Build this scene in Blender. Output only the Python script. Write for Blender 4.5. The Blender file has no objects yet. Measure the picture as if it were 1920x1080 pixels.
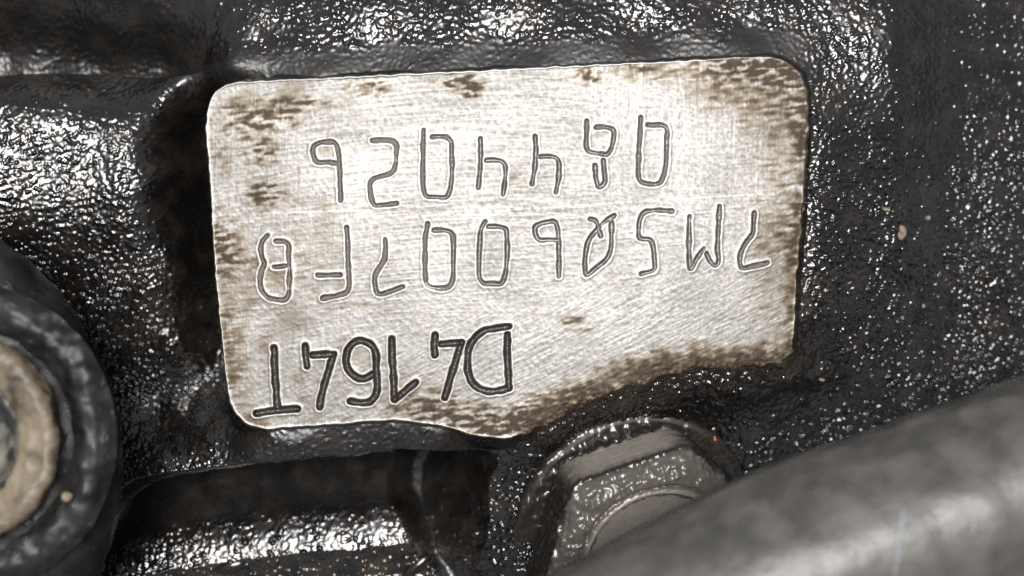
import bpy, math, random
import numpy as np
from mathutils import Vector, Matrix

random.seed(7)
rng = np.random.default_rng(11)
scene = bpy.context.scene
COL = scene.collection

# ------------------------------------------------------------------ units
# Drawing unit: 1/26 mm.  The stamped pad is the plane z = 0, +z points out of the block.
S = 0.001 / 26.0
D = 2600.0                      # lens to pad, drawing units (100 mm)
CX, CY = 960.0, 540.0


def at(px, py, z=0.0):
    """photo position -> drawing units for something lying at height z"""
    k = (D - z) / D
    return (px - CX) * k, (CY - py) * k


# ------------------------------------------------------------------ camera
cam_d = bpy.data.cameras.new("camera")
cam = bpy.data.objects.new("camera", cam_d)
COL.objects.link(cam)
cam.location = (0, 0, D * S)
cam.rotation_euler = (0, 0, 0)
cam_d.sensor_width = 36.0
cam_d.angle = 2 * math.atan(960.0 / D)
cam_d.clip_start = 0.002
cam_d.clip_end = 20.0
cam_d.dof.use_dof = True
cam_d.dof.focus_distance = D * S
cam_d.dof.aperture_fstop = 20.0
scene.camera = cam

# ------------------------------------------------------------------ sky, sun, exposure
SUN_TILT, SUN_AZ = math.radians(10.0), math.radians(-6.0)      # from straight above, towards picture top / right
sun_dir = Vector((math.sin(SUN_TILT) * math.sin(SUN_AZ), math.sin(SUN_TILT) * math.cos(SUN_AZ), math.cos(SUN_TILT)))
world = bpy.data.worlds.new("World")
scene.world = world
world.use_nodes = True
wn, wl = world.node_tree.nodes, world.node_tree.links
bg = wn["Background"]
sky = wn.new("ShaderNodeTexSky")
sky.sky_type = 'NISHITA'
sky.sun_disc = False
sky.sun_elevation = math.pi / 2 - SUN_TILT
sky.sun_rotation = SUN_AZ
sky.air_density = 0.4
sky.dust_density = 2.0
sky.ozone_density = 0.6
hs = wn.new("ShaderNodeHueSaturation")
hs.inputs["Saturation"].default_value = 0.25                  # a hazy white sky
wl.new(sky.outputs[0], hs.inputs["Color"])
wl.new(hs.outputs[0], bg.inputs["Color"])
bg.inputs["Strength"].default_value = 0.05
sun_l = bpy.data.lights.new("sun", 'SUN')
sun_l.energy = 1.5
sun_l.angle = math.radians(24.0)
sun_l.color = (1.0, 0.975, 0.94)
sun = bpy.data.objects.new("sun", sun_l)
COL.objects.link(sun)
sun.rotation_euler = sun_dir.to_track_quat('Z', 'Y').to_euler()
sun.location = sun_dir * 1.0
scene.view_settings.view_transform = 'Standard'
scene.view_settings.look = 'None'
scene.view_settings.exposure = 1.55
scene.view_settings.gamma = 1.0
scene.view_settings.use_curve_mapping = False
scene.cycles.use_denoising = False
scene.cycles.max_bounces = 5

# ------------------------------------------------------------------ node helpers


def new_mat(name):
    m = bpy.data.materials.new(name)
    m.use_nodes = True
    nt = m.node_tree
    return m, nt, nt.nodes["Principled BSDF"]


def node(nt, typ, **kw):
    n = nt.nodes.new(typ)
    for k, v in kw.items():
        setattr(n, k, v)
    return n


def mix_col(nt, fac, a, b):
    m = node(nt, "ShaderNodeMix", data_type='RGBA')
    for sock, v in ((m.inputs[0], fac), (m.inputs[6], a), (m.inputs[7], b)):
        if hasattr(v, "is_linked"):
            nt.links.new(v, sock)
        else:
            sock.default_value = v
    return m.outputs[2]


def mix_val(nt, fac, a, b):
    m = node(nt, "ShaderNodeMix", data_type='FLOAT')
    for sock, v in ((m.inputs[0], fac), (m.inputs[2], a), (m.inputs[3], b)):
        if hasattr(v, "is_linked"):
            nt.links.new(v, sock)
        else:
            sock.default_value = v
    return m.outputs[0]


def noise_tex(nt, scale, detail=3.0, rough=0.55, dims=None):
    tc = node(nt, "ShaderNodeTexCoord")
    mp = node(nt, "ShaderNodeMapping")
    s = 1.0 / S
    mp.inputs["Scale"].default_value = (s, s, s) if dims is None else tuple(s * d for d in dims)
    nt.links.new(tc.outputs["Object"], mp.inputs["Vector"])
    n = node(nt, "ShaderNodeTexNoise")
    n.inputs["Scale"].default_value = 1.0 / scale
    n.inputs["Detail"].default_value = detail
    n.inputs["Roughness"].default_value = rough
    nt.links.new(mp.outputs[0], n.inputs["Vector"])
    return n.outputs["Fac"]


def ramp(nt, src, lo, hi, a=0.0, b=1.0):
    r = node(nt, "ShaderNodeMapRange")
    r.interpolation_type = 'SMOOTHSTEP'
    for i, v in enumerate((lo, hi, a, b)):
        r.inputs[i + 1].default_value = v
    nt.links.new(src, r.inputs[0])
    return r.outputs[0]


def attr(nt, name):
    a = node(nt, "ShaderNodeAttribute")
    a.attribute_name = name
    return a.outputs["Fac"]


def bump(nt, h, dist, strength=1.0, prev=None):
    b = node(nt, "ShaderNodeBump")
    b.inputs["Strength"].default_value = strength
    b.inputs["Distance"].default_value = dist * S
    nt.links.new(h, b.inputs["Height"])
    if prev is not None:
        nt.links.new(prev, b.inputs["Normal"])
    return b.outputs[0]


# oily black cast metal; 'brown' = how much dried brown oil lies on it
M_CAST, nt, p = new_mat("oily_cast_metal")
spots = ramp(nt, noise_tex(nt, 55, 4), 0.42, 0.66)
base = mix_col(nt, spots, (0.0048, 0.0043, 0.0042, 1), (0.014, 0.0115, 0.0092, 1))
base = mix_col(nt, attr(nt, "brown"), base, (0.026, 0.018, 0.011, 1))
nt.links.new(base, p.inputs["Base Color"])
nt.links.new(mix_val(nt, attr(nt, "matte"), ramp(nt, noise_tex(nt, 38, 4), 0.35, 0.7, 0.13, 0.29), 0.46), p.inputs["Roughness"])
p.inputs["Specular IOR Level"].default_value = 0.8
nt.links.new(bump(nt, noise_tex(nt, 5.0, 2), 0.8, 0.3), p.inputs["Normal"])

# machined aluminium, brown grime where the attribute says so
M_PAD, nt, p = new_mat("machined_aluminium")
tone = attr(nt, "tone")
clean = mix_col(nt, tone, (0.094, 0.0910, 0.0868, 1), (0.176, 0.1718, 0.1655, 1))
g = attr(nt, "grime")
c1 = mix_col(nt, ramp(nt, g, 0.0, 0.55), clean, (0.068, 0.0545, 0.039, 1))
c2 = mix_col(nt, ramp(nt, g, 0.42, 1.08), c1, (0.024, 0.0145, 0.007, 1))
nt.links.new(c2, p.inputs["Base Color"])
p.inputs["Specular IOR Level"].default_value = 0.15
nt.links.new(ramp(nt, g, 0.3, 0.9, 0.85, 0.2), p.inputs["Metallic"])
nt.links.new(mix_val(nt, tone, 0.50, 0.38), p.inputs["Roughness"])

# grime packed in the engraved strokes
M_GROOVE, nt, p = new_mat("brown_groove_grime")
nt.links.new(mix_col(nt, noise_tex(nt, 9, 3), (0.105, 0.089, 0.073, 1), (0.18, 0.158, 0.136, 1)), p.inputs["Base Color"])
p.inputs["Roughness"].default_value = 0.6
p.inputs["Specular IOR Level"].default_value = 0.2
M_GROOVE2, nt, p = new_mat("black_groove_grime")
nt.links.new(mix_col(nt, noise_tex(nt, 8, 3), (0.012, 0.010, 0.008, 1), (0.055, 0.046, 0.039, 1)), p.inputs["Base Color"])
p.inputs["Roughness"].default_value = 0.34
p.inputs["Specular IOR Level"].default_value = 0.3
nt.links.new(bump(nt, noise_tex(nt, 9, 2), 3.0, 0.8), p.inputs["Normal"])

# steel bolt: worn grey faces under black oil
M_BOLT, nt, p = new_mat("oily_bolt_steel")
g = attr(nt, "grime")
steel = mix_col(nt, noise_tex(nt, 14, 4), (0.20, 0.178, 0.150, 1), (0.34, 0.31, 0.268, 1))
nt.links.new(mix_col(nt, g, steel, (0.016, 0.014, 0.012, 1)), p.inputs["Base Color"])
nt.links.new(mix_val(nt, g, 0.45, 0.20), p.inputs["Roughness"])
nt.links.new(mix_val(nt, g, 0.25, 0.0), p.inputs["Metallic"])

# dusty rubber hose
M_HOSE, nt, p = new_mat("dusty_rubber")
d = ramp(nt, noise_tex(nt, 70, 6, 0.6), 0.3, 0.75)
nt.links.new(mix_col(nt, d, (0.052, 0.050, 0.047, 1), (0.108, 0.102, 0.094, 1)), p.inputs["Base Color"])
nt.links.new(mix_val(nt, d, 0.36, 0.42), p.inputs["Roughness"])
b1 = bump(nt, noise_tex(nt, 30, 4), 2.5, 0.4)
nt.links.new(bump(nt, noise_tex(nt, 9, 3), 1.2, 0.5, b1), p.inputs["Normal"])
M_SCUFF, nt, p = new_mat("pale_scuff")
nt.links.new(mix_col(nt, noise_tex(nt, 10, 3), (0.12, 0.125, 0.13, 1), (0.26, 0.27, 0.28, 1)), p.inputs["Base Color"])
p.inputs["Roughness"].default_value = 0.5

# black greasy housing, tan corroded washer, grey stud, tan grit, oil
M_HOUSING, nt, p = new_mat("greasy_black_housing")
nt.links.new(mix_col(nt, ramp(nt, noise_tex(nt, 70, 4), 0.4, 0.65), (0.006, 0.006, 0.0065, 1), (0.020, 0.019, 0.018, 1)), p.inputs["Base Color"])
p.inputs["Roughness"].default_value = 0.42
p.inputs["Specular IOR Level"].default_value = 0.3
b1 = bump(nt, ramp(nt, noise_tex(nt, 30, 3), 0.6, 0.8), 5.0, 0.6)
nt.links.new(bump(nt, noise_tex(nt, 8, 2), 1.0, 0.3, b1), p.inputs["Normal"])
M_TAN, nt, p = new_mat("corroded_tan_metal")
t1 = mix_col(nt, ramp(nt, noise_tex(nt, 75, 6, 0.65), 0.36, 0.64), (0.038, 0.029, 0.019, 1), (0.19, 0.155, 0.108, 1))
nt.links.new(t1, p.inputs["Base Color"])
p.inputs["Roughness"].default_value = 0.5
nt.links.new(bump(nt, noise_tex(nt, 22, 4), 4.0, 0.6), p.inputs["Normal"])
M_STUD, nt, p = new_mat("dull_grey_stud")
nt.links.new(mix_col(nt, ramp(nt, noise_tex(nt, 50, 3), 0.45, 0.6), (0.05, 0.052, 0.05, 1), (0.20, 0.19, 0.17, 1)), p.inputs["Base Color"])
p.inputs["Roughness"].default_value = 0.4
nt.links.new(bump(nt, noise_tex(nt, 22, 3), 6.0, 0.7), p.inputs["Normal"])
M_GRIT, nt, p = new_mat("tan_grit")
nt.links.new(mix_col(nt, noise_tex(nt, 6, 3), (0.11, 0.08, 0.05, 1), (0.30, 0.25, 0.18, 1)), p.inputs["Base Color"])
p.inputs["Roughness"].default_value = 0.55
M_RUST, nt, p = new_mat("orange_grit")
nt.links.new(mix_col(nt, noise_tex(nt, 6, 3), (0.25, 0.07, 0.02, 1), (0.5, 0.2, 0.08, 1)), p.inputs["Base Color"])
M_OIL, nt, p = new_mat("dark_oil")
p.inputs["Base Color"].default_value = (0.012, 0.010, 0.008, 1)
p.inputs["Roughness"].default_value = 0.08

# ------------------------------------------------------------------ object helpers


def link(name, me, mat=None, parent=None):
    o = bpy.data.objects.new(name, me)
    COL.objects.link(o)
    if mat is not None:
        me.materials.append(mat)
    if parent is not None:
        o.parent = parent
    return o


def thing(name, label, cat, loc=(0, 0, 0), group=None, rot=None):
    o = bpy.data.objects.new(name, None)
    o.empty_display_size = 0.003
    COL.objects.link(o)
    o.location = tuple(c * S for c in loc)
    if rot is not None:
        o.rotation_euler = rot
    o["label"], o["category"] = label, cat
    if group:
        o["group"] = group
    return o


def quads_mesh(name, V, F, attrs=None, smooth=True):
    me = bpy.data.meshes.new(name)
    nv, nf = len(V), len(F)
    me.vertices.add(nv)
    me.vertices.foreach_set("co", np.ascontiguousarray(V * S, dtype=np.float32).ravel())
    me.loops.add(nf * 4)
    me.loops.foreach_set("vertex_index", np.ascontiguousarray(F, dtype=np.int32).ravel())
    me.polygons.add(nf)
    me.polygons.foreach_set("loop_start", np.arange(nf, dtype=np.int32) * 4)
    me.update(calc_edges=True)
    me.polygons.foreach_set("use_smooth", np.full(nf, smooth))
    for k, a in (attrs or {}).items():
        at_ = me.attributes.new(k, 'FLOAT', 'POINT')
        at_.data.foreach_set("value", np.ascontiguousarray(a, dtype=np.float32))
    me.validate()
    return me


def sstep(x, a, b):
    t = np.clip((x - a) / (b - a), 0, 1)
    return t * t * (3 - 2 * t)


def catmull(pts, step=2.0):
    P = np.array(pts, float)
    P = np.vstack([2 * P[0] - P[1], P, 2 * P[-1] - P[-2]])
    out = []
    for i in range(1, len(P) - 2):
        p0, p1, p2, p3 = P[i - 1:i + 3]
        t01, t12, t23 = [max(np.linalg.norm(b - a), 1e-6) ** 0.5 for a, b in ((p0, p1), (p1, p2), (p2, p3))]
        m1 = (p2 - p1) + t12 * ((p1 - p0) / t01 - (p2 - p0) / (t01 + t12))
        m2 = (p2 - p1) + t12 * ((p3 - p2) / t23 - (p3 - p1) / (t12 + t23))
        n = max(2, int(np.linalg.norm(p2 - p1) / step))
        t = np.linspace(0, 1, n, endpoint=False)[:, None]
        out.append((2 * p1 - 2 * p2 + m1 + m2) * t ** 3 + (-3 * p1 + 3 * p2 - 2 * m1 - m2) * t ** 2 + m1 * t + p1)
    out.append(P[-2][None])
    return np.vstack(out)


def poly_dist(U, V, poly, closed=False):
    """distance from points to a polyline"""
    A = np.asarray(poly, float)
    B = np.roll(A, -1, 0) if closed else A[1:]
    A2 = A if closed else A[:-1]
    best = np.full(U.shape, 1e18)
    for (ax, ay), (bx, by) in zip(A2, B):
        dx, dy = bx - ax, by - ay
        L = dx * dx + dy * dy + 1e-12
        t = np.clip(((U - ax) * dx + (V - ay) * dy) / L, 0, 1)
        np.minimum(best, (U - ax - t * dx) ** 2 + (V - ay - t * dy) ** 2, out=best)
    return np.sqrt(best)


def inside(U, V, poly):
    r = np.zeros(U.shape, bool)
    n = len(poly)
    j = n - 1
    for i in range(n):
        xi, yi = poly[i]
        xj, yj = poly[j]
        if yi != yj:
            c = ((yi > V) != (yj > V)) & (U < (xj - xi) * (V - yi) / (yj - yi) + xi)
            r ^= c
        j = i
    return r


class Noise:
    """a periodic filtered-noise tile, sampled anywhere"""
    N = 1024
    DX = 2.0
    fx = np.fft.fftfreq(1024, 2.0)[None, :]
    fy = np.fft.fftfreq(1024, 2.0)[:, None]

    def __init__(self, lx, ly=None, ang=0.0, band=True, seed=0):
        ly = lx if ly is None else ly
        r = np.random.default_rng(seed).standard_normal((self.N, self.N))
        c, s = math.cos(ang), math.sin(ang)
        a = (self.fx * c + self.fy * s) * lx
        b = (-self.fx * s + self.fy * c) * ly
        q = a * a + b * b
        h = np.exp(-q * 1.4)
        if band:
            h = h * (1 - np.exp(-q * 3.0))
        g = np.fft.ifft2(np.fft.fft2(r) * h).real
        self.g = (g - g.mean()) / g.std()

    def __call__(self, U, V):
        x, y = U / self.DX, V / self.DX
        i, j = np.floor(x).astype(int), np.floor(y).astype(int)
        fx, fy = x - i, y - j
        i0, i1, j0, j1 = i % self.N, (i + 1) % self.N, j % self.N, (j + 1) % self.N
        g = self.g
        return (g[j0, i0] * (1 - fx) + g[j0, i1] * fx) * (1 - fy) + (g[j1, i0] * (1 - fx) + g[j1, i1] * fx) * fy


# ------------------------------------------------------------------ engraved strokes (traced in close-up windows of the photograph)
WIN = {'A': (570, 220, 6.0), 'B': (870, 200, 6.0), 'C': (1060, 200, 6.0), 'D': (460, 400, 6.0), 'E': (760, 390, 6.0),
       'F': (1080, 370, 4.8), 'G': (460, 600, 5.4), 'H': (680, 590, 5.4)}
CHARS = [
    # top line
    ('9', 'digit', 0, 'A', [[(385, 520), (280, 505), (150, 505), (118, 470), (95, 370), (110, 320), (180, 285), (280, 275), (345, 285), (375, 340), (390, 430), (400, 600), (408, 800), (410, 940)]]),
    ('2', 'digit', 0, 'A', [[(765, 262), (900, 255), (1000, 270), (1035, 310), (1040, 400), (1025, 550), (990, 620), (880, 660), (780, 695), (745, 740), (742, 830), (760, 930), (795, 990), (900, 985), (1040, 968)]]),
    ('0', 'digit', 0, 'A', [[(1343, 140), (1338, 400), (1338, 720), (1350, 830), (1375, 885), (1500, 900), (1600, 895), (1640, 830), (1660, 690), (1662, 420), (1650, 270), (1600, 225), (1520, 215), (1440, 222)]]),
    ('4', 'digit', 0, 'B', [[(185, 365), (188, 480), (182, 700), (160, 915)], [(245, 607), (340, 600), (430, 620), (458, 660), (465, 780), (455, 880), (440, 990)]]),
    ('4', 'digit', 0, 'B', [[(800, 330), (808, 480), (795, 700), (768, 870)], [(855, 565), (950, 558), (1040, 580), (1068, 620), (1070, 740), (1058, 850), (1035, 960)]]),
    ('8', 'digit', 0, 'C', [[(245, 160), (240, 300), (238, 450), (260, 500), (400, 530), (465, 540), (510, 490), (545, 340), (545, 270), (500, 240), (420, 228), (345, 232)], [(430, 600), (440, 720), (440, 860), (380, 900), (350, 830), (335, 660)]]),
    ('0', 'digit', 0, 'C', [[(848, 120), (838, 350), (825, 600), (825, 780), (850, 840), (960, 870), (1060, 860), (1110, 770), (1135, 600), (1142, 400), (1140, 240), (1090, 210), (930, 205)]]),
    # middle line
    ('B', 'letter', 1, 'D', [[(250, 245), (195, 310), (170, 400), (185, 490), (210, 570), (180, 650), (165, 760), (180, 860), (240, 940), (340, 970), (450, 970), (485, 900), (490, 760), (495, 620), (485, 480), (475, 350), (430, 320), (340, 312)], [(485, 590), (400, 600), (315, 605)]]),
    ('F', 'letter', 1, 'D', [[(1142, 165), (1150, 350), (1155, 550), (1165, 800), (1150, 880), (1050, 925), (870, 955)], [(810, 700), (940, 698), (1065, 695)]]),
    ('7', 'digit', 1, 'D', [[(1573, 290), (1575, 420), (1560, 520), (1500, 620), (1455, 720), (1460, 820), (1495, 905), (1600, 890), (1770, 825)]]),
    ('0', 'digit', 1, 'E', [[(255, 175), (230, 300), (222, 550), (225, 780), (250, 870), (360, 900), (480, 895), (525, 830), (540, 600), (540, 400), (525, 290), (450, 255), (320, 250)]]),
    ('0', 'digit', 1, 'E', [[(900, 150), (855, 240), (835, 400), (830, 650), (835, 780), (870, 840), (980, 855), (1080, 850), (1120, 770), (1140, 600), (1145, 350), (1130, 240), (1050, 210), (930, 208)]]),
    ('9', 'digit', 1, 'E', [[(1715, 360), (1600, 358), (1500, 355), (1465, 290), (1460, 215), (1520, 175), (1600, 158), (1680, 155), (1710, 220), (1725, 350), (1728, 550), (1728, 770)]]),
    ('A', 'letter', 1, 'F', [[(345, 165), (260, 220), (170, 310), (115, 390), (88, 500), (82, 620), (95, 700), (180, 640), (270, 560), (310, 480), (320, 350), (320, 225)], [(125, 195), (180, 215), (205, 290), (225, 350)]]),
    ('5', 'digit', 1, 'F', [[(865, 125), (740, 118), (620, 135), (585, 180), (565, 280), (575, 365), (670, 385), (695, 440), (705, 560), (705, 650), (590, 690)]]),
    ('M', 'letter', 1, 'F', [[(1022, 175), (1020, 350), (1020, 550), (1035, 640), (1090, 550), (1155, 460)], [(1172, 500), (1210, 575), (1250, 615), (1280, 590), (1275, 450), (1285, 250), (1293, 80)]]),
    ('7', 'digit', 1, 'F', [[(1607, 140), (1600, 250), (1590, 330), (1520, 430), (1480, 520), (1480, 600), (1495, 635), (1600, 620), (1730, 592)]]),
    # bottom line, wider and deeper
    ('T', 'letter', 2, 'G', [[(288, 285), (295, 500), (310, 700), (320, 840), (325, 905)], [(110, 945), (325, 915), (530, 900)]]),
    ('4', 'digit', 2, 'G', [[(605, 260), (612, 370), (622, 470)], [(680, 360), (790, 350), (895, 345)], [(895, 350), (860, 450), (810, 620), (770, 770), (745, 885)]]),
    ('6', 'digit', 2, 'G', [[(1065, 825), (1160, 840), (1260, 825), (1320, 760), (1335, 650), (1325, 480), (1325, 360), (1290, 270), (1200, 215), (1130, 215), (1050, 280), (1020, 400), (1040, 500), (1120, 580), (1200, 595), (1300, 545)]]),
    ('1', 'digit', 2, 'H', [[(292, 245), (298, 430), (310, 620), (322, 860)], [(322, 860), (410, 790), (540, 685)]]),
    ('4', 'digit', 2, 'H', [[(733, 210), (728, 320), (733, 405)], [(790, 300), (900, 290), (995, 285)], [(995, 290), (960, 420), (910, 580), (860, 740), (830, 840)]]),
    ('D', 'letter', 2, 'H', [[(1480, 120), (1350, 140), (1230, 165), (1140, 240), (1080, 330), (1062, 450), (1065, 580), (1100, 680), (1180, 750), (1280, 775), (1400, 765), (1480, 740)], [(1480, 740), (1475, 600), (1465, 450), (1465, 200)]]),
]
HALF = (2.2, 2.2, 4.2)
DEPTH = (1.7, 1.7, 6.0)
STROKES = []                     # (char index, row, curve)
for ci, (ch, kind, row, w, strokes) in enumerate(CHARS):
    ox, oy, sc = WIN[w]
    for st in strokes:
        pts = [at(ox + x / sc, oy + y / sc) for x, y in st]
        STROKES.append((ci, row, catmull(pts, 2.5)))

# ------------------------------------------------------------------ the casting as one relief, then split into its parts
PAD = [(500, 806), (465, 798), (440, 775), (427, 740), (415, 640), (400, 480), (392, 330), (385, 240), (389, 200), (402, 172), (428, 157), (470, 151),
       (600, 145), (760, 137), (950, 128), (1150, 118), (1300, 111), (1420, 105), (1462, 109), (1495, 129), (1512, 160), (1517, 200),
       (1513, 290), (1505, 400), (1496, 520), (1490, 620), (1484, 655), (1462, 680), (1400, 686), (1300, 696), (1240, 704), (1190, 722), (1130, 744),
       (1060, 776), (1010, 803), (950, 822), (890, 818), (850, 806), (800, 796), (740, 790), (640, 796), (570, 801)]
PADW = catmull([at(x, y) for x, y in PAD] + [at(*PAD[0])], 6.0)[:-1]

CTRL = [
    # under the pad
    (430, 300, -270), (430, 500, -270), (430, 680, -260), (560, 400, -200), (700, 350, -100), (900, 450, -70), (1200, 350, -70), (1380, 300, -60), (1380, 560, -70), (1100, 600, -70), (600, 600, -80), (850, 680, -70), (490, 690, -170),
    # band above the pad and the upper ridge
    (430, 128, -34), (600, 141, -5), (800, 131, -5), (1000, 122, -5), (1200, 112, -5), (1400, 102, -6), (600, 112, -19), (800, 106, -18), (1000, 98, -18), (1200, 88, -18), (1400, 78, -19),
    (480, 80, -50), (700, 84, -33), (950, 76, -33), (1200, 66, -33), (1400, 55, -34),
    (480, 40, -52), (700, 36, -36), (950, 30, -36), (1200, 20, -36), (1400, 10, -39), (480, 0, -62), (700, -5, -44), (950, -8, -42), (1200, -14, -41), (700, -80, -95), (1000, -80, -90), (1300, -80, -90), (900, -240, -260), (1300, -240, -240), (500, -60, -110),
    # top left hollow
    (380, 110, -120), (330, 60, -150), (300, 112, -205), (150, 105, -215), (0, 95, -205), (200, 40, -165), (60, 30, -160), (200, -60, -110), (0, -60, -105), (-150, 60, -160), (150, -240, -150),
    # left boss
    (0, 175, -88), (120, 180, -104), (230, 190, -126), (0, 230, -70), (60, 300, -74), (180, 300, -92), (275, 310, -104), (-120, 300, -50), (60, 400, -80), (180, 400, -98), (278, 400, -114),
    (100, 500, -118), (220, 500, -124), (290, 500, -135), (60, 620, -165), (200, 620, -168), (290, 640, -178), (220, 740, -205), (300, 750, -210), (350, 800, -200), (80, 800, -230),
    (318, 230, -148), (318, 330, -136), (352, 230, -198), (352, 330, -188), (356, 450, -192), (366, 600, -212), (384, 250, -255), (386, 350, -255), (392, 480, -255), (402, 620, -255), (405, 730, -225), (330, 500, -150), (340, 650, -188), (330, 160, -130), (250, 850, -120), (320, 840, -100),
    # lip under the pad
    (500, 812, -7), (620, 803, -5), (740, 795, -5), (830, 808, -5), (500, 832, -15), (620, 825, -13), (740, 815, -12), (840, 826, -17), (430, 835, -66), (480, 855, -30), (640, 846, -24), (780, 834, -22), (380, 800, -120), (330, 868, -72), (270, 885, -82),
    # around the bolt
    (900, 850, -80), (960, 845, -45), (1010, 822, -12), (1060, 795, -11), (1130, 763, -10), (1190, 738, -10), (1280, 714, -9), (1400, 702, -9), (1280, 745, -30), (1400, 738, -34), (1200, 770, -40), (1100, 805, -40), (960, 920, -70), (930, 1000, -95), (950, 1080, -95), (990, 980, -62), (985, 1060, -78),
    (1100, 880, -110), (1200, 850, -110), (1200, 960, -140), (1330, 800, -105), (1400, 760, -75), (1400, 860, -150), (1300, 1000, -190), (1120, 1060, -200),
    # right-hand side
    (1540, 60, -38), (1535, 140, -28), (1528, 220, -18), (1524, 320, -20), (1518, 450, -24), (1505, 600, -28), (1620, 40, -42), (1620, 140, -38), (1620, 220, -42), (1620, 320, -60), (1620, 450, -74), (1610, 600, -92),
    (1690, 40, -52), (1690, 140, -50), (1690, 220, -60), (1700, 320, -92), (1700, 450, -106), (1690, 600, -130), (1770, 60, -130), (1775, 200, -140), (1780, 330, -150), (1785, 460, -158), (1780, 600, -182),
    (1850, 60, -165), (1860, 200, -172), (1860, 340, -175), (1870, 480, -182), (1870, 620, -205), (2000, 200, -215), (2000, 450, -222), (2000, 650, -245), (1760, -80, -150), (1560, -80, -75), (1950, -80, -215),
    (1540, 700, -120), (1530, 760, -185), (1620, 720, -165), (1700, 740, -195), (1500, 820, -190), (1600, 860, -215), (1800, 850, -240),
    # lower left block and beyond the picture
    (300, 980, -120), (500, 980, -110), (700, 960, -105), (400, 1120, -130), (650, 1120, -130), (850, 960, -110), (850, 1100, -170), (100, 1000, -200), (500, 1300, -170), (1000, 1300, -220), (1500, 1300, -260),
    (2200, 300, -240), (2200, 800, -260), (2300, -300, -260), (1100, -500, -330), (300, -500, -220), (-400, -300, -180), (-500, 300, -90), (-500, 900, -230), (-200, 1300, -220), (2200, 1300, -280),
]


def axis(half, step, reach):
    a = list(np.arange(-half, half + step / 2, step))
    s, x = step, a[-1]
    ext = []
    while x < reach:
        s = min(s * 1.22, 140.0)
        x += s
        ext.append(x)
    return np.array([-e for e in reversed(ext)] + a + ext)


ux, vy = axis(1045, 1.8, 2500), axis(625, 1.8, 2300)
NX, NY = len(ux), len(vy)
U, V = np.meshgrid(ux, vy)
PXC = U + CX                     # position on the pad plane in photo units (no height correction)
PYC = CY - V

C = np.array([(*at(x, y, z), z) for x, y, z in CTRL])
cu, cv, cz = C.T


def tps(r2):
    return 0.5 * r2 * np.log(r2 + 1e-9)


n = len(C)
sc_ = 500.0
K = tps(((cu[:, None] - cu) ** 2 + (cv[:, None] - cv) ** 2) / sc_ ** 2) + 2e-5 * np.eye(n)
Pm = np.c_[np.ones(n), cu / sc_, cv / sc_]
A = np.block([[K, Pm], [Pm.T, np.zeros((3, 3))]])
sol = np.linalg.solve(A, np.r_[cz, 0, 0, 0])
Uc, Vc = np.clip(U, -1700, 1700), np.clip(V, -1200, 1200)
Z = sol[n] + sol[n + 1] * Uc / sc_ + sol[n + 2] * Vc / sc_
for i in range(n):
    Z += sol[i] * tps(((Uc - cu[i]) ** 2 + (Vc - cv[i]) ** 2) / sc_ ** 2)
Z = np.clip(Z, -420, -4)
yc_ = PYC - 106 + 5 * np.sin(PXC / 60)
Z -= 85 * (1 - sstep(yc_, 0, 11)) * np.exp(-np.maximum(-yc_, 0) / 62) * (1 - sstep(PXC, 250, 370))

# hollow under the lip, with the round rib behind it
lip = np.array([at(x, y, -70) for x, y in ((120, 985), (205, 935), (250, 903), (300, 888), (450, 869), (600, 853), (760, 840), (860, 842), (960, 850))])
o_ = np.argsort(lip[:, 0])
T = np.interp(U, lip[o_, 0], lip[o_, 1]) - V + 1.5 * Noise(60, seed=91)(U, V * 0)
pt = np.array([-40, 0, 4, 11, 17, 50, 80, 105, 130, 150, 166, 182, 200, 225, 260, 340, 500, 900])
pz = np.array([0, 0, -70, -220, -310, -280, -249, -222, -195, -180, -172, -166, -162, -188, -206, -200, -198, -198])
tt = np.linspace(-40, 900, 941)
pf = np.interp(tt, pt, pz)
kern = np.hanning(9)
kern /= kern.sum()
pf = np.convolve(np.pad(pf, 4, mode='edge'), kern, 'valid')
prof = np.interp(T, tt, pf)
deep = np.interp(T, [-20, 0, 5, 12, 18, 330, 900], [0, 0, -110, -330, -455, -205, -205])
xr = (at(782, 1000, -250)[0], at(915, 1000, -150)[0])
wob = 3.5 * Noise(70, seed=92)(U * 0, V)
end = sstep(U + wob + 0.55 * np.clip(T - 170, -60, 300) * -1.0, xr[0] - 24, xr[0] + 26)
rec = prof * (1 - end) + deep * end
fade = 1 - np.clip((U + wob + 0.10 * T.clip(0, 300) - xr[0] - 18) / (xr[1] - xr[0] - 4), 0, 1)
fade *= sstep(U, at(60, 0)[0], at(215, 0)[0])
fade *= 1 - sstep(T, 450, 800)
lipz = np.interp(U, [at(x, 0, -70)[0] for x in (150, 215, 300, 450, 860, 950)], [-34, -34, -36, -40, -36, -50])
flat = fade * sstep(T, 0, 13)
Z = Z * (1 - flat) + lipz * flat
Z = Z + 0.66 * rec * fade
recess = sstep(T, -2, 6) * fade * np.maximum(1 - sstep(T, 98, 132), end)

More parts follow.
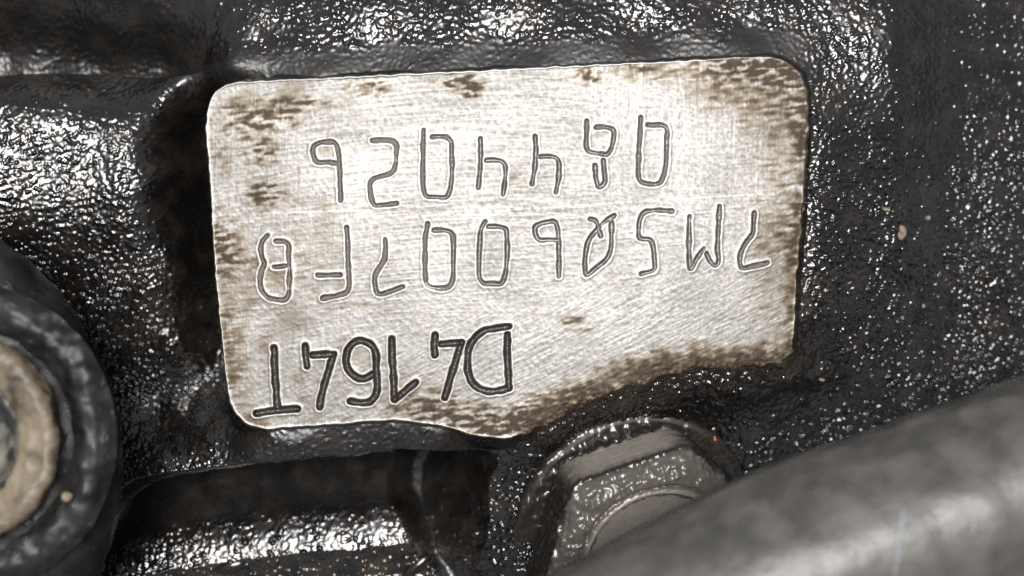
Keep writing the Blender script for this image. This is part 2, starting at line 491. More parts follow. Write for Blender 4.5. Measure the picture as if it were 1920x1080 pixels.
# the machined pad standing proud
sd = np.full(U.shape, 400.0)
win = (np.abs(U) < 760) & (np.abs(V) < 560)
sdw = poly_dist(U[win], V[win], PADW, True)
sdw[inside(U[win], V[win], PADW)] *= -1
sd[win] = sdw
edge_n = Noise(26, seed=5)(U, V) * 1.1 + Noise(9, seed=6)(U, V) * 0.35
lowright = sstep(U, -30, 60) * sstep(-V, 60, 160)               # ragged, oil-covered edge towards the bolt
rightedge = sstep(U, 500, 545)
sde = sd + edge_n * (0.5 + 0.9 * lowright + 0.5 * rightedge) + lowright * 2.0 * Noise(60, seed=8)(U, V)
steep = 2.1 - 1.2 * lowright + 5.0 * (1 - sstep(U, at(470, 0)[0], at(520, 0)[0])) * sstep(V, -205, -165)
wall = -steep * np.maximum(sde, 0) - 0.16 * np.clip(sde + 2.5, 0, 2.5) ** 2
wall = wall - 5.0 * np.maximum(sde - 26, 0) * sstep(-V, 170, 240) * (1 - 0.6 * lowright)
kk = 3.0
h = np.clip(0.5 + 0.5 * (wall - Z) / kk, 0, 1)
Zs = Z * (1 - h) + wall * h + kk * h * (1 - h)
ispad = sde < 1.5
Z = np.where(sde < -1, wall, Zs)

# cast lumps
t_band = (PYC > 84 - (PXC - 480) * 0.03) & (PYC < 170) & (PXC > 395) & (PXC < 1480)
amp = np.ones(U.shape)
soft = Noise(45, seed=21, band=False)(U, V)
near = 1 - sstep(sd, 40, 75)
leftside = (1 - sstep(PXC, 395, 440)) * sstep(PYC, 150, 200)
amp *= 1 - 0.85 * near * leftside
bandy = 86 - (PXC - 480) * 0.028 + soft * 5
amp *= 1 - 0.40 * sstep(PYC, bandy - 10, bandy + 14) * (1 - sstep(PYC, 175, 185)) * sstep(PXC, 385, 430) * (1 - sstep(PXC, 1470, 1540))
amp *= 1 - recess * sstep(fade, 0.1, 0.35) * (0.9 - 0.25 * end)
amp *= 1 - 0.45 * sstep(T, 120, 150) * (1 - sstep(T, 190, 215)) * fade * (1 - end)
amp *= 0.85 + 0.2 * soft.clip(-2, 2)
amp = np.clip(amp, 0.05, 1.3)
grain = sstep(PXC, 1500, 1560) * sstep(PYC, 230, 330) * (1 - 0.5 * sstep(PXC, 1690, 1740) * (1 - sstep(PXC, 1800, 1850)) * (1 - sstep(PYC, 450, 560)))
grain = np.maximum(grain, (1 - sstep(PXC, 300, 380)) * sstep(PYC, 430, 520) * (1 - recess))
grain = np.maximum(grain, 0.4 * sstep(PXC, 1800, 1850))
grain = np.maximum(grain, lowright * sstep(sd, 0, 20))
amp *= 1 + 1.15 * grain
amp = amp.clip(0.05, 2.6)
matte = sstep(PYC, bandy - 16, bandy + 16) * (1 - sstep(PYC, 172, 182)) * sstep(PXC, 375, 430) * (1 - sstep(PXC, 1480, 1560))
matte = np.maximum(matte, sstep(T, -75, -45) * (1 - sstep(T, -4, 3)) * sstep(U, at(360, 0)[0], at(470, 0)[0]) * (1 - sstep(U, at(840, 0)[0], at(900, 0)[0])))
matte = np.maximum(matte, 0.38 * near * leftside)
matte = np.maximum(matte, 0.75 * (1 - sstep(PXC, 300, 400)) * (1 - sstep(PYC, 110, 160)))
matte = np.maximum(matte, recess * np.where(end > 0.03, 0.95, 0.45))
n1, n2, n3 = Noise(9.5, seed=1), Noise(19, seed=2), Noise(6.0, seed=3)
strk = Noise(10, 22, ang=0.15 + math.pi / 2, seed=4)
low = sstep(T, 90, 150) * fade                                  # wetter, rounder lumps on the rib
lump = 0.85 * n1(U, V) + 0.65 * n2(U, V) + 0.15 * n3(U, V) + 0.45 * strk(U, V)
lump2 = 1.2 * np.abs(n2(U + 300, V)) + 0.9 * n1(U, V) + 0.5 * Noise(34, seed=9)(U, V)
cast = lump * (1 - low) + lump2 * low
cast = cast + 0.5 * np.clip(cast - 0.8, 0, 3)
outside = np.maximum(sstep(sde, 0.0, 9.0), lowright * sstep(sde, -30, 2))
Z = Z + 0.52 * cast * amp * outside
# oil beads and cast grains sitting on the skin, each a small dome
dome = np.zeros(U.shape)
nb = 46000
bx, by = rng.uniform(-1040, 1040, nb), rng.uniform(-620, 620, nb)
br = 2.5 + 2.6 * rng.random(nb) ** 2.2
clump = Noise(50, band=False, seed=61)
gx, gy = bx + CX, CY - by
dens = np.full(nb, 0.85)
dens = np.where((gx < 310) & (gy > 150) & (gy < 440), 0.35, dens)
dens = np.where((gx > 400) & (gx < 1700) & (gy < 90), 0.35, dens)
dens = np.where((gx > 1500) & (gx < 1690) & (gy < 260), 0.4, dens)
dens = np.where((gx < 380) & (gy < 150), 0.30, dens)
dens = np.where((gx > 1500) & (gy > 230), 0.40, dens)
dens = np.where((gx > 1790) & (gy < 640), 0.16, dens)
keep = rng.random(nb) < dens * np.clip(0.8 + 0.35 * clump(bx, by), 0.15, 1)
big = (rng.random(nb) < 0.10) & ((by < -180) | (bx > 560))
br = np.where(big, br * 1.75, br)
for px, py, sx, sy, cnt, r0, r1 in ((1490, 812, 50, 30, 60, 6, 13), (1350, 760, 60, 30, 60, 4, 8), (950, 940, 40, 90, 150, 4, 8), (1020, 1040, 30, 50, 60, 4, 8), (600, 1050, 200, 22, 200, 4, 9), (850, 1060, 60, 25, 60, 5, 10),
                                   (1740, 740, 90, 40, 60, 5, 9), (1130, 775, 90, 14, 60, 3, 6), (1600, 690, 60, 30, 30, 5, 9), (280, 855, 60, 22, 90, 3, 6)):
    q_ = [at(px + sx * rng.standard_normal(), py + sy * rng.standard_normal(), -110) for _ in range(cnt)]
    bx = np.r_[bx, [c[0] for c in q_]]
    by = np.r_[by, [c[1] for c in q_]]
    br = np.r_[br, rng.uniform(r0, r1, cnt)]
    keep = np.r_[keep, np.ones(cnt, bool)]
n_free = len(bx)
q_ = [at(912 + 9 * rng.standard_normal(), rng.uniform(846, 1085), -190) for _ in range(120)] + [at(rng.uniform(785, 905), rng.uniform(880, 1080), -230) for _ in range(26)]
bx, by = np.r_[bx, [c[0] for c in q_]], np.r_[by, [c[1] for c in q_]]
br, keep = np.r_[br, rng.uniform(4, 8, len(q_))], np.r_[keep, np.ones(len(q_), bool)]
i_b, j_b = np.searchsorted(ux, bx), np.searchsorted(vy, by)
ba = 0.25 + 0.7 * rng.standard_normal(len(bx))
ca, sa = np.cos(ba), np.sin(ba)
el = rng.uniform(1.0, 1.9, len(bx))
hh = rng.uniform(0.22, 0.62, len(bx))
for k in np.nonzero(keep)[0]:
    i, j, r_ = i_b[k], j_b[k], br[k]
    if i < 8 or j < 8 or i > NX - 9 or j > NY - 9 or sde[j, i] < r_ + 2 - 10 * lowright[j, i]:
        continue
    a_ = amp[j, i]
    if PXC[j, i] > 1700 and PYC[j, i] < 560 and rng.random() > (0.3 if PXC[j, i] < 1840 else 0.5):
        continue
    if k < n_free and matte[j, i] > 0.4 and rng.random() > 0.12:
        continue
    if k < n_free and recess[j, i] > 0.3 and fade[j, i] > 0.3 and rng.random() > 0.06 or (130 < T[j, i] < 205 and fade[j, i] > 0.5 and end[j, i] < 0.5 and rng.random() > 0.25):
        continue
    if k < n_free and a_ < 0.35 and rng.random() > 0.25 * a_ / 0.35:
        continue
    m = int(r_ / 1.8) + 2
    sl = (slice(j - m, j + m + 1), slice(i - m, i + m + 1))
    du_, dv_ = U[sl] - bx[k], V[sl] - by[k]
    q = 1 - ((du_ * ca[k] + dv_ * sa[k]) ** 2 + ((dv_ * ca[k] - du_ * sa[k]) * el[k]) ** 2) / (r_ * r_)
    np.maximum(dome[sl], hh[k] * r_ * np.sqrt(np.clip(q, 0, 1)) * np.clip(q * 3, 0, 1), out=dome[sl])
Z = Z + dome

# relief and dirt of the pad
AR = np.hypot(U + 60, V + 1150)
AT = 1150 * np.arctan2(U + 60, V + 1150)
HZ = 0.6 * Noise(120, 3.6, ang=0.06, seed=31)(U, V) + 0.6 * Noise(80, 3.4, ang=0.10, seed=37)(U, V)
HZ = HZ * 0.65 + 0.55 * Noise(140, 3.6, seed=40)(AT, AR)
HZ = HZ + 0.6 * np.clip(Noise(260, 3.6, ang=0.05, seed=38)(U, V) - 1.0, 0, 3)
VT = Noise(3.6, 110, ang=-0.03, seed=32)(U, V)
DG = 0.55 * Noise(70, 3.6, ang=0.40, seed=33)(U, V) + 0.45 * Noise(110, 3.6, ang=0.55, seed=39)(U, V)
WG = Noise(8, 14, ang=0.9, seed=34)(U, V)
FN = Noise(5.0, seed=35)(U, V)
m_left = 1 - sstep(PXC, 560, 820)
m_ur = sstep(PXC, 1050, 1180) * (1 - sstep(PYC, 330, 420))
m_dg = sstep(PYC + 0.25 * (PXC - 900), 500, 660)
rel = HZ * (1 - 0.8 * m_dg) * (1 - 0.45 * m_ur) + 0.36 * VT * np.maximum(m_left, m_ur) + DG * m_dg + 0.55 * WG + 0.55 * FN
padz = 0.095 * rel
warp = 0.8 * Noise(300, band=False, seed=36)(U, V)
blot = Noise(60, band=False, seed=41)(U, V)
blot2 = Noise(26, seed=42)(U, V)
blot3 = Noise(40, 9, ang=0.12, seed=43)(U, V)
speck = Noise(8, seed=44)(U, V)
stn = Noise(22, 10, ang=0.1, seed=46)(U, V)


def spot(px, py, rx, ry, a=0.0):
    u, v = at(px, py)
    c, s = math.cos(a), math.sin(a)
    x, y = (U - u) * c + (V - v) * s, -(U - u) * s + (V - v) * c
    return np.exp(-((x / rx) ** 2 + (y / ry) ** 2))


grime = np.zeros(U.shape)
for px, py, rx, ry, k in ((485, 225, 62, 26, .75), (490, 290, 30, 24, .62), (495, 365, 34, 22, .85), (560, 195, 60, 14, .6), (690, 165, 35, 14, .7), (865, 155, 34, 14, 1.2), (885, 172, 16, 12, 1.2), (440, 200, 30, 20, .4),
                          (1105, 140, 22, 16, .85), (1200, 122, 26, 10, .6), (1215, 135, 70, 20, .45), (1390, 125, 80, 20, 1.0), (1440, 118, 50, 14, .8), (1465, 140, 40, 30, .75), (1350, 170, 60, 36, .4), (1505, 225, 18, 40, .75), (1504, 265, 14, 26, .95), (1500, 430, 14, 60, .6), (1488, 600, 16, 60, .5),
                          (1475, 330, 60, 150, .32), (1460, 190, 90, 70, .4), (1450, 560, 60, 120, .25), (1490, 480, 22, 70, .45), (415, 290, 22, 40, .4), (412, 460, 26, 46, .85), (450, 500, 40, 40, .35), (420, 600, 26, 50, .55), (440, 690, 28, 60, .5), (560, 500, 120, 80, .22),
                          (600, 720, 140, 70, .18), (820, 772, 90, 26, .75), (930, 800, 90, 24, 1.1), (800, 740, 60, 30, .3), (1010, 785, 60, 24, .8), (1100, 745, 90, 22, .6), (1230, 690, 110, 20, .5), (1400, 672, 90, 18, .55),
                          (1080, 600, 26, 8, .5), (1060, 605, 10, 6, .6), (1235, 655, 14, 8, .6), (1310, 645, 26, 8, .5), (960, 330, 14, 8, .5), (1280, 430, 10, 7, .5), (1440, 440, 60, 40, .2), (760, 330, 500, 400, .05),
                          (650, 570, 60, 8, .25), (1085, 620, 30, 8, .3), (480, 780, 50, 20, .25)):
    e_ = spot(px, py, rx, ry)
    grime += k * (e_ if k < 0.6 else 1.08 * e_ * np.clip(0.74 + 0.34 * stn + 0.30 * blot3 + 0.15 * speck, 0.15, 1.5))
grime *= 0.85 + 0.12 * blot2 + 0.12 * stn + 0.20 * blot3 + 0.10 * speck
grime += 0.10 * np.clip(blot - 0.1, 0, 2) * (0.4 + m_left) + 0.03 * rel * (0.6 + m_left) + 0.06 * np.clip(blot3 - 0.4, 0, 3)
lr_edge = sstep(sde + 5 * DG + 6 * blot2, -66, -10) * lowright
grime += 0.75 * lr_edge * np.clip(0.85 + 0.12 * blot2 + 0.16 * DG + 0.10 * speck, 0, 1.4)
re_edge = sstep(sde, -22, 0) * rightedge
grime += 0.3 * re_edge * np.clip(0.5 + blot2, 0, 1.5)
rim = np.exp(-((sde + 2.6) / 2.0) ** 2) * (1 - lowright) * (1 - 0.6 * rightedge)
grime = np.clip(grime, 0, 1) * (1 - 0.85 * rim)
tone = np.clip(0.50 + 0.17 * rel + 0.07 * Noise(120, band=False, seed=45)(U, V), 0, 1)
tone = np.clip(tone + 0.7 * rim, 0, 1)

# long scratches left by tools
scr = np.zeros(U.shape)
for x0, y0, x1, y1, w_, k in ((760, 408, 1440, 363, 1.5, 1.0), (400, 404, 700, 394, 1.5, .7), (470, 578, 760, 560, 2.0, .6), (1118, 120, 1114, 250, 1.6, .9), (1130, 118, 1128, 240, 1.4, .8), (1108, 150, 1106, 230, 1.2, .6),
                             (1203, 118, 1198, 222, 1.6, .9), (1190, 125, 1184, 330, 1.2, .5), (1272, 140, 1285, 210, 1.4, .6), (1350, 150, 1362, 250, 1.3, .5), (1060, 352, 1300, 335, 1.3, .6), (900, 545, 1000, 640, 1.2, .5),
                             (915, 565, 955, 615, 1.2, .5), (1200, 560, 1470, 470, 1.3, .5), (1000, 700, 1350, 560, 1.2, .5), (440, 330, 700, 318, 1.3, .5), (600, 250, 606, 330, 1.2, .4), (520, 180, 526, 300, 1.3, .4), (1310, 420, 1500, 345, 1.2, .5)):
    lo, hi = at(min(x0, x1) - 12, max(y0, y1) + 12), at(max(x0, x1) + 12, min(y0, y1) - 12)
    i0, i1 = np.searchsorted(ux, (lo[0], hi[0]))
    j0, j1 = np.searchsorted(vy, (lo[1], hi[1]))
    sl = (slice(j0, j1), slice(i0, i1))
    d_ = poly_dist(U[sl], V[sl], [at(x0, y0), at(0.5 * (x0 + x1) + 1.5, 0.5 * (y0 + y1) - 2), at(x1, y1)])
    scr[sl] = np.maximum(scr[sl], k * np.exp(-(d_ / w_) ** 2) * np.clip(0.75 + 0.5 * WG[sl], 0, 1))
tone = np.clip(tone + 0.6 * scr, 0, 1)
grime = grime * (1 - 0.7 * scr)

# the engraving itself
gd = np.zeros(U.shape)
burr = np.zeros(U.shape)
for ci, row, cur in STROKES:
    lo, hi = cur.min(0) - 26, cur.max(0) + 26
    i0, i1 = np.searchsorted(ux, (lo[0], hi[0]))
    j0, j1 = np.searchsorted(vy, (lo[1], hi[1]))
    sl = (slice(j0, j1), slice(i0, i1))
    dd = poly_dist(U[sl], V[sl], cur) + 0.5 * edge_n[sl]
    w = HALF[row]
    gd[sl] = np.maximum(gd[sl], DEPTH[row] * (1 - sstep(dd, w - 1.6, w + 1.9)))
    burr[sl] = np.maximum(burr[sl], np.exp(-((dd - w - 4.6) / 2.4) ** 2))
groove = sstep(gd, 0.5, 1.6)
burr *= (1 - groove)
padz = padz * (1 - 0.8 * burr) + 0.55 * burr
inn = 1 - sstep(sde, -6, 0)
Z = Z + (padz + warp * 0.5 - gd) * np.where(ispad, np.maximum(inn, 0.15), 0)
Z = Z + np.where(ispad, 0.9 * rim, 0)
grime = np.clip(grime * (1 - 0.9 * burr) + groove * np.where(gd > 1.75, 0.60, 0.15), 0, 1)
tone = np.clip(tone + 0.42 * burr, 0, 1)
brown = np.clip(low * (0.28 + 0.4 * soft) * sstep(T, 175, 230) + 0.3 * lowright * (1 - sstep(sd, 10, 60)), 0, 1)
brown += 0.06 * np.clip(Noise(150, band=False, seed=51)(U, V), 0, 2)


def height_at(u, v):
    i = np.clip(np.searchsorted(ux, u), 0, NX - 1)
    j = np.clip(np.searchsorted(vy, v), 0, NY - 1)
    return float(Z[j, i])


# which part each face belongs to
reg = np.zeros(U.shape, np.int8)
reg[(T > 92) & (fade > 0.5) & (end < 0.5)] = 4                      # lower rib
reg[(PYC < 92 - (PXC - 480) * 0.03) & (PXC > 400) & (PXC < 1530) & (PYC > -90)] = 2   # upper ridge
reg[(PXC < 318) & (PYC > 150) & (PYC < 560)] = 3                    # side boss
reg[ispad] = 1
f_reg = reg[:-1, :-1]
idx = np.arange(NX * NY).reshape(NY, NX)
quads = np.stack([idx[:-1, :-1], idx[:-1, 1:], idx[1:, 1:], idx[1:, :-1]], -1).reshape(-1, 4)
fr = f_reg.ravel()
XYZ = np.stack([U, V, Z], -1).reshape(-1, 3)
block = thing("engine_block", "oily black cast engine block carrying the bright rectangular stamped pad", "engine block")


def region(r):
    q = quads[fr == r]
    used, inv = np.unique(q, return_inverse=True)
    return used, XYZ[used], inv.reshape(-1, 4)


parts = {}
for r, nm, lab in ((0, "cast_wall", None), (1, "stamped_pad", "bright machined pad with three lines of engraved characters"), (2, "upper_ridge", None),
                   (3, "side_boss", None), (4, "lower_rib", "wet round rib with a bright oily streak")):
    used, v, f = region(r)
    if r == 1:
        me = quads_mesh(nm, v, f, {"grime": grime.ravel()[used], "tone": tone.ravel()[used]})
        o = link(nm, me, M_PAD, block)
    else:
        me = quads_mesh(nm, v, f, {"brown": brown.ravel()[used], "matte": matte.ravel()[used]})
        o = link(nm, me, M_CAST, block)
    if lab:
        o["label"] = lab
    parts[nm] = o

# sides and underside of the block
ring = list(idx[0, :]) + list(idx[1:, -1]) + list(idx[-1, -2::-1]) + list(idx[-2:0:-1, 0])
rv = XYZ[ring]
lowv = rv.copy()
lowv[:, 2] = -1500
m_ = len(ring)
a = np.arange(m_)
b = (a + 1) % m_
f = np.stack([a, a + m_, b + m_, b], -1)
me = quads_mesh("block_side", np.vstack([rv, lowv]), f, {"brown": np.zeros(2 * m_)}, smooth=False)
link("block_side", me, M_CAST, block)

# grime lying in each engraved character
for ci, (ch, kind, row, w, strokes) in enumerate(CHARS):
    Vs, Fs, base_i = [], [], 0
    for cj, r_, cur in STROKES:
        if cj != ci:
            continue
        tan = np.gradient(cur, axis=0)
        tan /= np.linalg.norm(tan, axis=1)[:, None] + 1e-9
        nor = np.stack([-tan[:, 1], tan[:, 0]], -1)
        L = len(cur)
        hw = (HALF[row] + 2.3) * (0.92 + 0.1 * rng.standard_normal(L).cumsum() * 0.25).clip(0.8, 1.1)
        hw[[0, -1]] *= 0.55
        prof_ = ((-1.0, 0.02), (-0.62, 0.62), (0.0, 0.80), (0.62, 0.62), (1.0, 0.02))
        for k, (s_, d_) in enumerate(prof_):
            p_ = cur + nor * (hw * s_)[:, None]
            z_ = -DEPTH[row] * d_ + (0.14 if abs(s_) > 0.9 else -0.25) + (0.06 if abs(s_) > 0.9 else 0.25) * rng.standard_normal(L)
            Vs.append(np.c_[p_, z_])
        ii = base_i + np.arange(5 * L).reshape(5, L)
        Fs.append(np.stack([ii[:-1, :-1], ii[:-1, 1:], ii[1:, 1:], ii[1:, :-1]], -1).reshape(-1, 4)[:, ::-1])
        base_i += 5 * L
    me = quads_mesh("engraved_" + kind, np.vstack(Vs), np.vstack(Fs))
    if len(me.polygons) and me.polygons[0].normal.z < 0:
        me.flip_normals()
    link("engraved_" + kind, me, M_GROOVE2 if row == 2 else M_GROOVE, parts["stamped_pad"])

# ------------------------------------------------------------------ revolved / swept shapes


def n3d(P, scale, seed=0):
    """cheap smooth 3-D lumps from crossed noise tiles"""
    N_ = Noise(scale, seed=seed)
    return (N_(P[:, 0] + 37 * seed, P[:, 1]) + N_(P[:, 1] + 511, P[:, 2]) + N_(P[:, 2] + 207, P[:, 0])) / 1.7


def lathe(name, prof, nseg, mat, parent, rfun=None, attrs=None, lump=None, closed_cap=True, dense=4.0):
    """revolve (r, z) profile about local z; rfun(theta, r, z) may reshape the radius"""
    P = [prof[0]]
    for (r0, z0), (r1, z1) in zip(prof[:-1], prof[1:]):
        k = max(1, int(math.hypot(r1 - r0, z1 - z0) / dense))
        P += [(r0 + (r1 - r0) * i / k, z0 + (z1 - z0) * i / k) for i in range(1, k + 1)]
    P = np.array(P)
    th = np.linspace(0, 2 * math.pi, nseg, endpoint=False)
    R, TH = np.meshgrid(P[:, 0], th, indexing='ij')
    Zz = np.repeat(P[:, 1][:, None], nseg, 1)
    RR = R if rfun is None else rfun(TH, R, Zz)
    pts = np.stack([RR * np.cos(TH), RR * np.sin(TH), Zz], -1)
    du = np.gradient(pts, axis=0)
    dv = np.roll(pts, -1, 1) - np.roll(pts, 1, 1)
    nr = np.cross(dv, du)
    nr /= np.linalg.norm(nr, axis=-1, keepdims=True) + 1e-9
    fl = pts.reshape(-1, 3)
    if lump is not None:
        fl = fl + nr.reshape(-1, 3) * (-lump(fl))[:, None] * -1.0
    ii = np.arange(len(P) * nseg).reshape(len(P), nseg)
    F = np.stack([ii[:-1], np.roll(ii[:-1], -1, 1), np.roll(ii[1:], -1, 1), ii[1:]], -1).reshape(-1, 4)
    at_ = {k: fn(pts.reshape(-1, 3)) for k, fn in (attrs or {}).items()}
    me = quads_mesh(name, fl, F, at_)
    return link(name, me, mat, parent)


# flange bolt below the pad
tilt_ax = Vector((0.62, -0.78, 0)).normalized()                    # head leans towards the lower right
zax = (Vector((0, 0, 1)) * math.cos(math.radians(21)) + tilt_ax * math.sin(math.radians(21))).normalized()
xax = Vector((0.966, 0.26, 0))
xax = (xax - zax * xax.dot(zax)).normalized()
yax = zax.cross(xax)
Rb = Matrix((xax, yax, zax)).transposed()
bu, bv = at(1186, 985, -120)
bolt = thing("flange_bolt", "oil covered hex flange bolt below the stamped pad, partly behind the hose", "bolt", (bu, bv, -145), rot=Rb.to_euler())


def bolt_lump(a, s=0):
    return lambda P: a * (1.3 * np.clip(n3d(P, 13, 61 + s), -0.3, 3) + 0.8 * n3d(P, 8, 63 + s) + 0.8 * n3d(P, 24, 64 + s))


lathe("flange", [(90, 0), (236, 0), (243, 6), (244, 20), (239, 27), (227, 31), (170, 46), (120, 50)], 320, M_BOLT, bolt,
      attrs={"grime": lambda P: np.clip(1 - 0.45 * np.exp(-((np.hypot(P[:, 0], P[:, 1]) - 233) / 2.5) ** 2) * np.exp(-((np.arctan2(P[:, 1], P[:, 0]) - 1.55) / 0.75) ** 4), 0, 1)}, lump=bolt_lump(1.3, 4))


def hexr(th, r, z):
    # local +y is a face centre
    a_ = (th - math.pi / 2 + math.pi / 6) % (math.pi / 3) - math.pi / 6
    hexv = np.minimum(1.0 / np.cos(a_), 1.12) * 0.93
    w_ = sstep(r, 160, 200)
    return r * (w_ * hexv + (1 - w_))


def head_grime(P):
    ang = np.arctan2(P[:, 1], P[:, 0])
    face = np.exp(-((ang - math.pi / 2) / 0.50) ** 6)
    z_ = P[:, 2]
    band = sstep(z_, 50, 58) * (1 - sstep(z_, 118, 134))
    r_ = np.hypot(P[:, 0], P[:, 1])
    top = np.exp(-((r_ - 144) / 4) ** 2) * sstep(z_, 150, 160) * 0.9 + 0.34 * (r_ < 134) + 0.26 * sstep(z_, 138, 146)
    return np.clip(1 - np.maximum(0.96 * face * band, top), 0, 1)


def head_lump(P):
    g_ = head_grime(P)
    return bolt_lump(1.5)(P) * sstep(g_, 0.25, 0.9) + 0.25 * n3d(P, 9, 71)


lathe("hex_head", [(216, 44), (217, 60), (217, 128), (212, 140), (196, 156), (174, 166), (160, 168), (154, 163), (148, 170), (143, 172), (138, 165), (131, 152), (60, 148), (2, 148)], 360, M_BOLT, bolt,
      rfun=hexr, attrs={"grime": head_grime}, lump=head_lump, dense=3.0)

# ------------------------------------------------------------------ rubber hose across the lower right corner
edge_pts = [(700, 1290), (900, 1180), (1090, 1080), (1200, 1020), (1350, 945), (1500, 882), (1650, 829), (1800, 777), (1920, 735), (2100, 668), (2400, 560)]
HR, HZc = 172.0, 310.0
E = catmull(edge_pts, 14)
tg = np.gradient(E, axis=0)
tg /= np.linalg.norm(tg, axis=1)[:, None]
nrm = np.stack([-tg[:, 1], tg[:, 0]], -1)                          # towards the lower right in photo axes
Cp = E + nrm * 168
ctr = np.array([(*at(x, y, HZc), HZc) for x, y in Cp])
hose = thing("rubber_hose", "thick dusty black rubber hose crossing the lower right corner", "hose", tuple(ctr[len(ctr) // 2]))
org = ctr[len(ctr) // 2]
tc3 = np.gradient(ctr, axis=0)
tc3 /= np.linalg.norm(tc3, axis=1)[:, None]
side = np.cross(tc3, np.array([0, 0, 1.0]))
side /= np.linalg.norm(side, axis=1)[:, None]
NS = 160
phi = np.linspace(0, 2 * math.pi, NS, endpoint=False)
ln = Noise(70, seed=81)
ss = np.arange(len(ctr)) * 14.0
SS, PH = np.meshgrid(ss, phi, indexing='ij')
rad = HR + 0.8 * ln(SS, 300 * np.sin(PH)) + 0.25 * Noise(26, seed=82)(SS, HR * PH)
hp = ctr[:, None] + rad[..., None] * (np.cos(PH)[..., None] * side[:, None] + np.sin(PH)[..., None] * np.array([0, 0, 1.0]))
ii = np.arange(len(ctr) * NS).reshape(len(ctr), NS)
F = np.stack([ii[:-1], np.roll(ii[:-1], -1, 1), np.roll(ii[1:], -1, 1), ii[1:]], -1).reshape(-1, 4)
me = quads_mesh("hose_wall", hp.reshape(-1, 3) - org, F)
link("hose_wall", me, M_HOSE, hose)


def on_hose(px, py, lift=0.0):
    """point of the hose's near side seen at a photo position"""
    z = HZc + HR
    for _ in range(30):
        u, v = at(px, py, z)
        d2 = np.sum((ctr[:, :2] - (u, v)) ** 2, 1)
        i = int(d2.argmin())
        dd = abs(np.dot(np.array((u, v)) - ctr[i, :2], side[i, :2]))
        z = 0.5 * z + 0.5 * (HZc + math.sqrt(max(HR ** 2 - dd * dd, 0)))
    return np.array((u, v, z + lift))


for line, wd in (([(1692, 955), (1690, 985), (1686, 1015), (1684, 1045), (1676, 1080)], 7.0), ([(1828, 972), (1825, 990), (1822, 1005)], 5.0)):
    cur = catmull(line, 4)
    L = len(cur)
    rows = []
    for s_ in (-1, -0.5, 0, 0.5, 1):
        rows.append([on_hose(x + s_ * wd * (0.35 + 0.65 * math.sin(math.pi * min(0.95, 0.12 + k / L)) * (0.8 + 0.3 * rng.random())), y, 2.2 - 2.0 * s_ * s_) for k, (x, y) in enumerate(cur)])
    P = np.array(rows).reshape(-1, 3)
    ii = np.arange(5 * L).reshape(5, L)
    F = np.stack([ii[:-1, :-1], ii[:-1, 1:], ii[1:, 1:], ii[1:, :-1]], -1).reshape(-1, 4)
    me = quads_mesh("scuff_mark", P - org, F)
    if me.polygons[0].normal.z < 0:
        me.flip_normals()
    o = link("scuff_mark", me, M_SCUFF, hose)
    o["label"] = "pale scuff across the hose"

# ------------------------------------------------------------------ black housing with corroded washer at the left
hz = 250.0
hu, hv = at(-335, 890, hz)
housing = thing("round_housing", "large round greasy black housing cut off by the left edge", "housing", (hu, hv, hz - 60))
lathe("cover_plate", [(331, -290), (387, -130), (454, -84), (477, -64), (482, -40), (474, -14), (457, 8), (430, 28), (387, 44), (331, 54), (265, 58), (9, 58)], 400, M_HOUSING, housing, dense=12,
      lump=lambda P: 1.6 * n3d(P, 60, 85) + 0.7 * n3d(P, 18, 86))
wu, wv = at(-88, 826, hz + 15)
lathe("collar", [(269, -4), (253, 6), (236, 12), (221, 12), (207, 6), (197, 0), (191, -6)], 300, M_HOUSING, housing, dense=5,
      lump=lambda P: 2.2 * n3d(P, 50, 87) + 1.0 * n3d(P, 20, 88)).location = ((wu - hu) * S, (wv - hv) * S, 52 * S)
bw = thing("washer_bolt", "grey stud in a tan corroded washer, on the black housing at the left edge", "bolt", (wu, wv, hz - 2))
lathe("washer", [(181, 0), (182, 26), (177, 38), (164, 42), (132, 36), (118, 30), (112, 18), (110, -10)], 260, M_TAN, bw, dense=5,
      lump=lambda P: 2.6 * n3d(P, 60, 77) + 1.0 * n3d(P, 18, 78))
st = lathe("stud", [(110, -8), (99, 0), (92, 16), (77, 28), (62, 22), (53, 8), (26, 14), (2, 18)], 200, M_STUD, bw, dense=5,
           lump=lambda P: 3.0 * n3d(P, 40, 79))

# ------------------------------------------------------------------ grit and oil drops


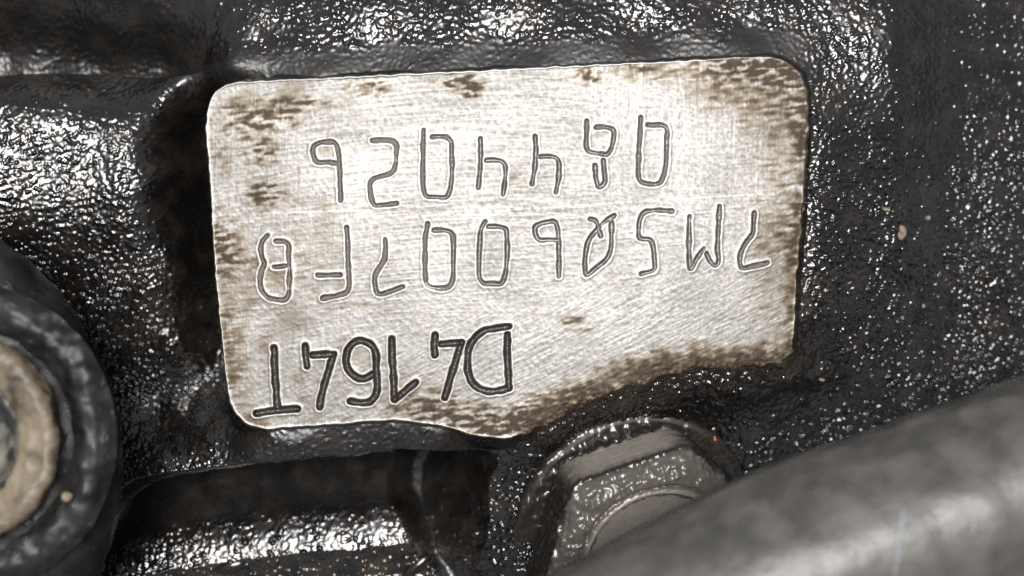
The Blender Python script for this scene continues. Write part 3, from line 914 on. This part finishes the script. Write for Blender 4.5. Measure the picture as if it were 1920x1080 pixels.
def blob(name, label, cat, px, py, z, rx, ry, rz, mat, rough=0.18, ang=0.0, seed=0, group=None):
    r_ = random.Random(seed)
    me = bpy.data.meshes.new(name)
    import bmesh
    bm = bmesh.new()
    bmesh.ops.create_icosphere(bm, subdivisions=3, radius=1.0)
    ks = [(Vector((r_.uniform(-1, 1), r_.uniform(-1, 1), r_.uniform(-1, 1))) * 2.2, r_.uniform(0, 6)) for _ in range(6)]
    for v in bm.verts:
        f_ = 1 + rough * sum(math.sin(k.dot(v.co) + p_) for k, p_ in ks) / 2.5
        v.co = Vector((v.co.x * rx * f_, v.co.y * ry * f_, v.co.z * rz * f_)) * S
    bm.transform(Matrix.Rotation(ang, 4, 'Z'))
    for fc in bm.faces:
        fc.smooth = True
    bm.to_mesh(me)
    bm.free()
    o = link(name, me, mat)
    u, v = at(px, py, z)
    o.location = (u * S, v * S, z * S)
    o["label"], o["category"] = label, cat
    if group:
        o["group"] = group
    return o


def ground_z(px, py):
    z = -100.0
    for _ in range(12):
        z = 0.5 * z + 0.5 * height_at(*at(px, py, z))
    return z


for k, (px, py, rx, ry, lab, mt, zz) in enumerate((
        (1690, 435, 7, 10, "largest tan sand grain, on the black casting right of the pad", M_GRIT, None),
        (1740, 411, 5, 5, "small round tan grain up and right of the largest sand grain", M_GRIT, None),
        (1660, 393, 4, 4, "tiny tan grain up and left of the largest sand grain", M_GRIT, None),
        (1541, 713, 5, 5, "small pale grain in the dark hollow under the pad's lower right corner", M_GRIT, None),
        (1846, 744, 7, 6, "yellowish grain beside the upper edge of the hose", M_GRIT, None),
        (127, 931, 8, 8, "round yellow grain stuck on the black housing", M_GRIT, hz + 22),
        (1340, 822, 4, 3, "orange speck at the right of the flange bolt", M_RUST, None))):
    z0 = (ground_z(px, py) + 3) if zz is None else zz
    if px == 1340:
        z0 = -40
    blob("sand_grain", lab, "grain", px, py, z0, rx, ry, min(6, rx), mt, 0.55, 0.4 * k, k, "grains stuck to the oily surfaces")
for k, (px, py, rx, ry, ang, lab) in enumerate((
        (430, 1064, 30, 14, 0.32, "broad glossy oil drop below the middle of the bright rib"),
        (247, 1060, 12, 18, 0.2, "glossy upright oil drop at the rib's left end beside the housing"),
        (778, 1066, 34, 12, 0.75, "long slanting glossy oil drop below the rib's right end"),
        (894, 1001, 12, 9, 0.2, "faint round oil drop in the dark hollow left of the bolt"))):
    blob("oil_drop", lab, "oil drop", px, py, ground_z(px, py) + 1, rx, ry, 7, M_OIL, 0.10, ang, 40 + k, "oil drops in the lower hollow")
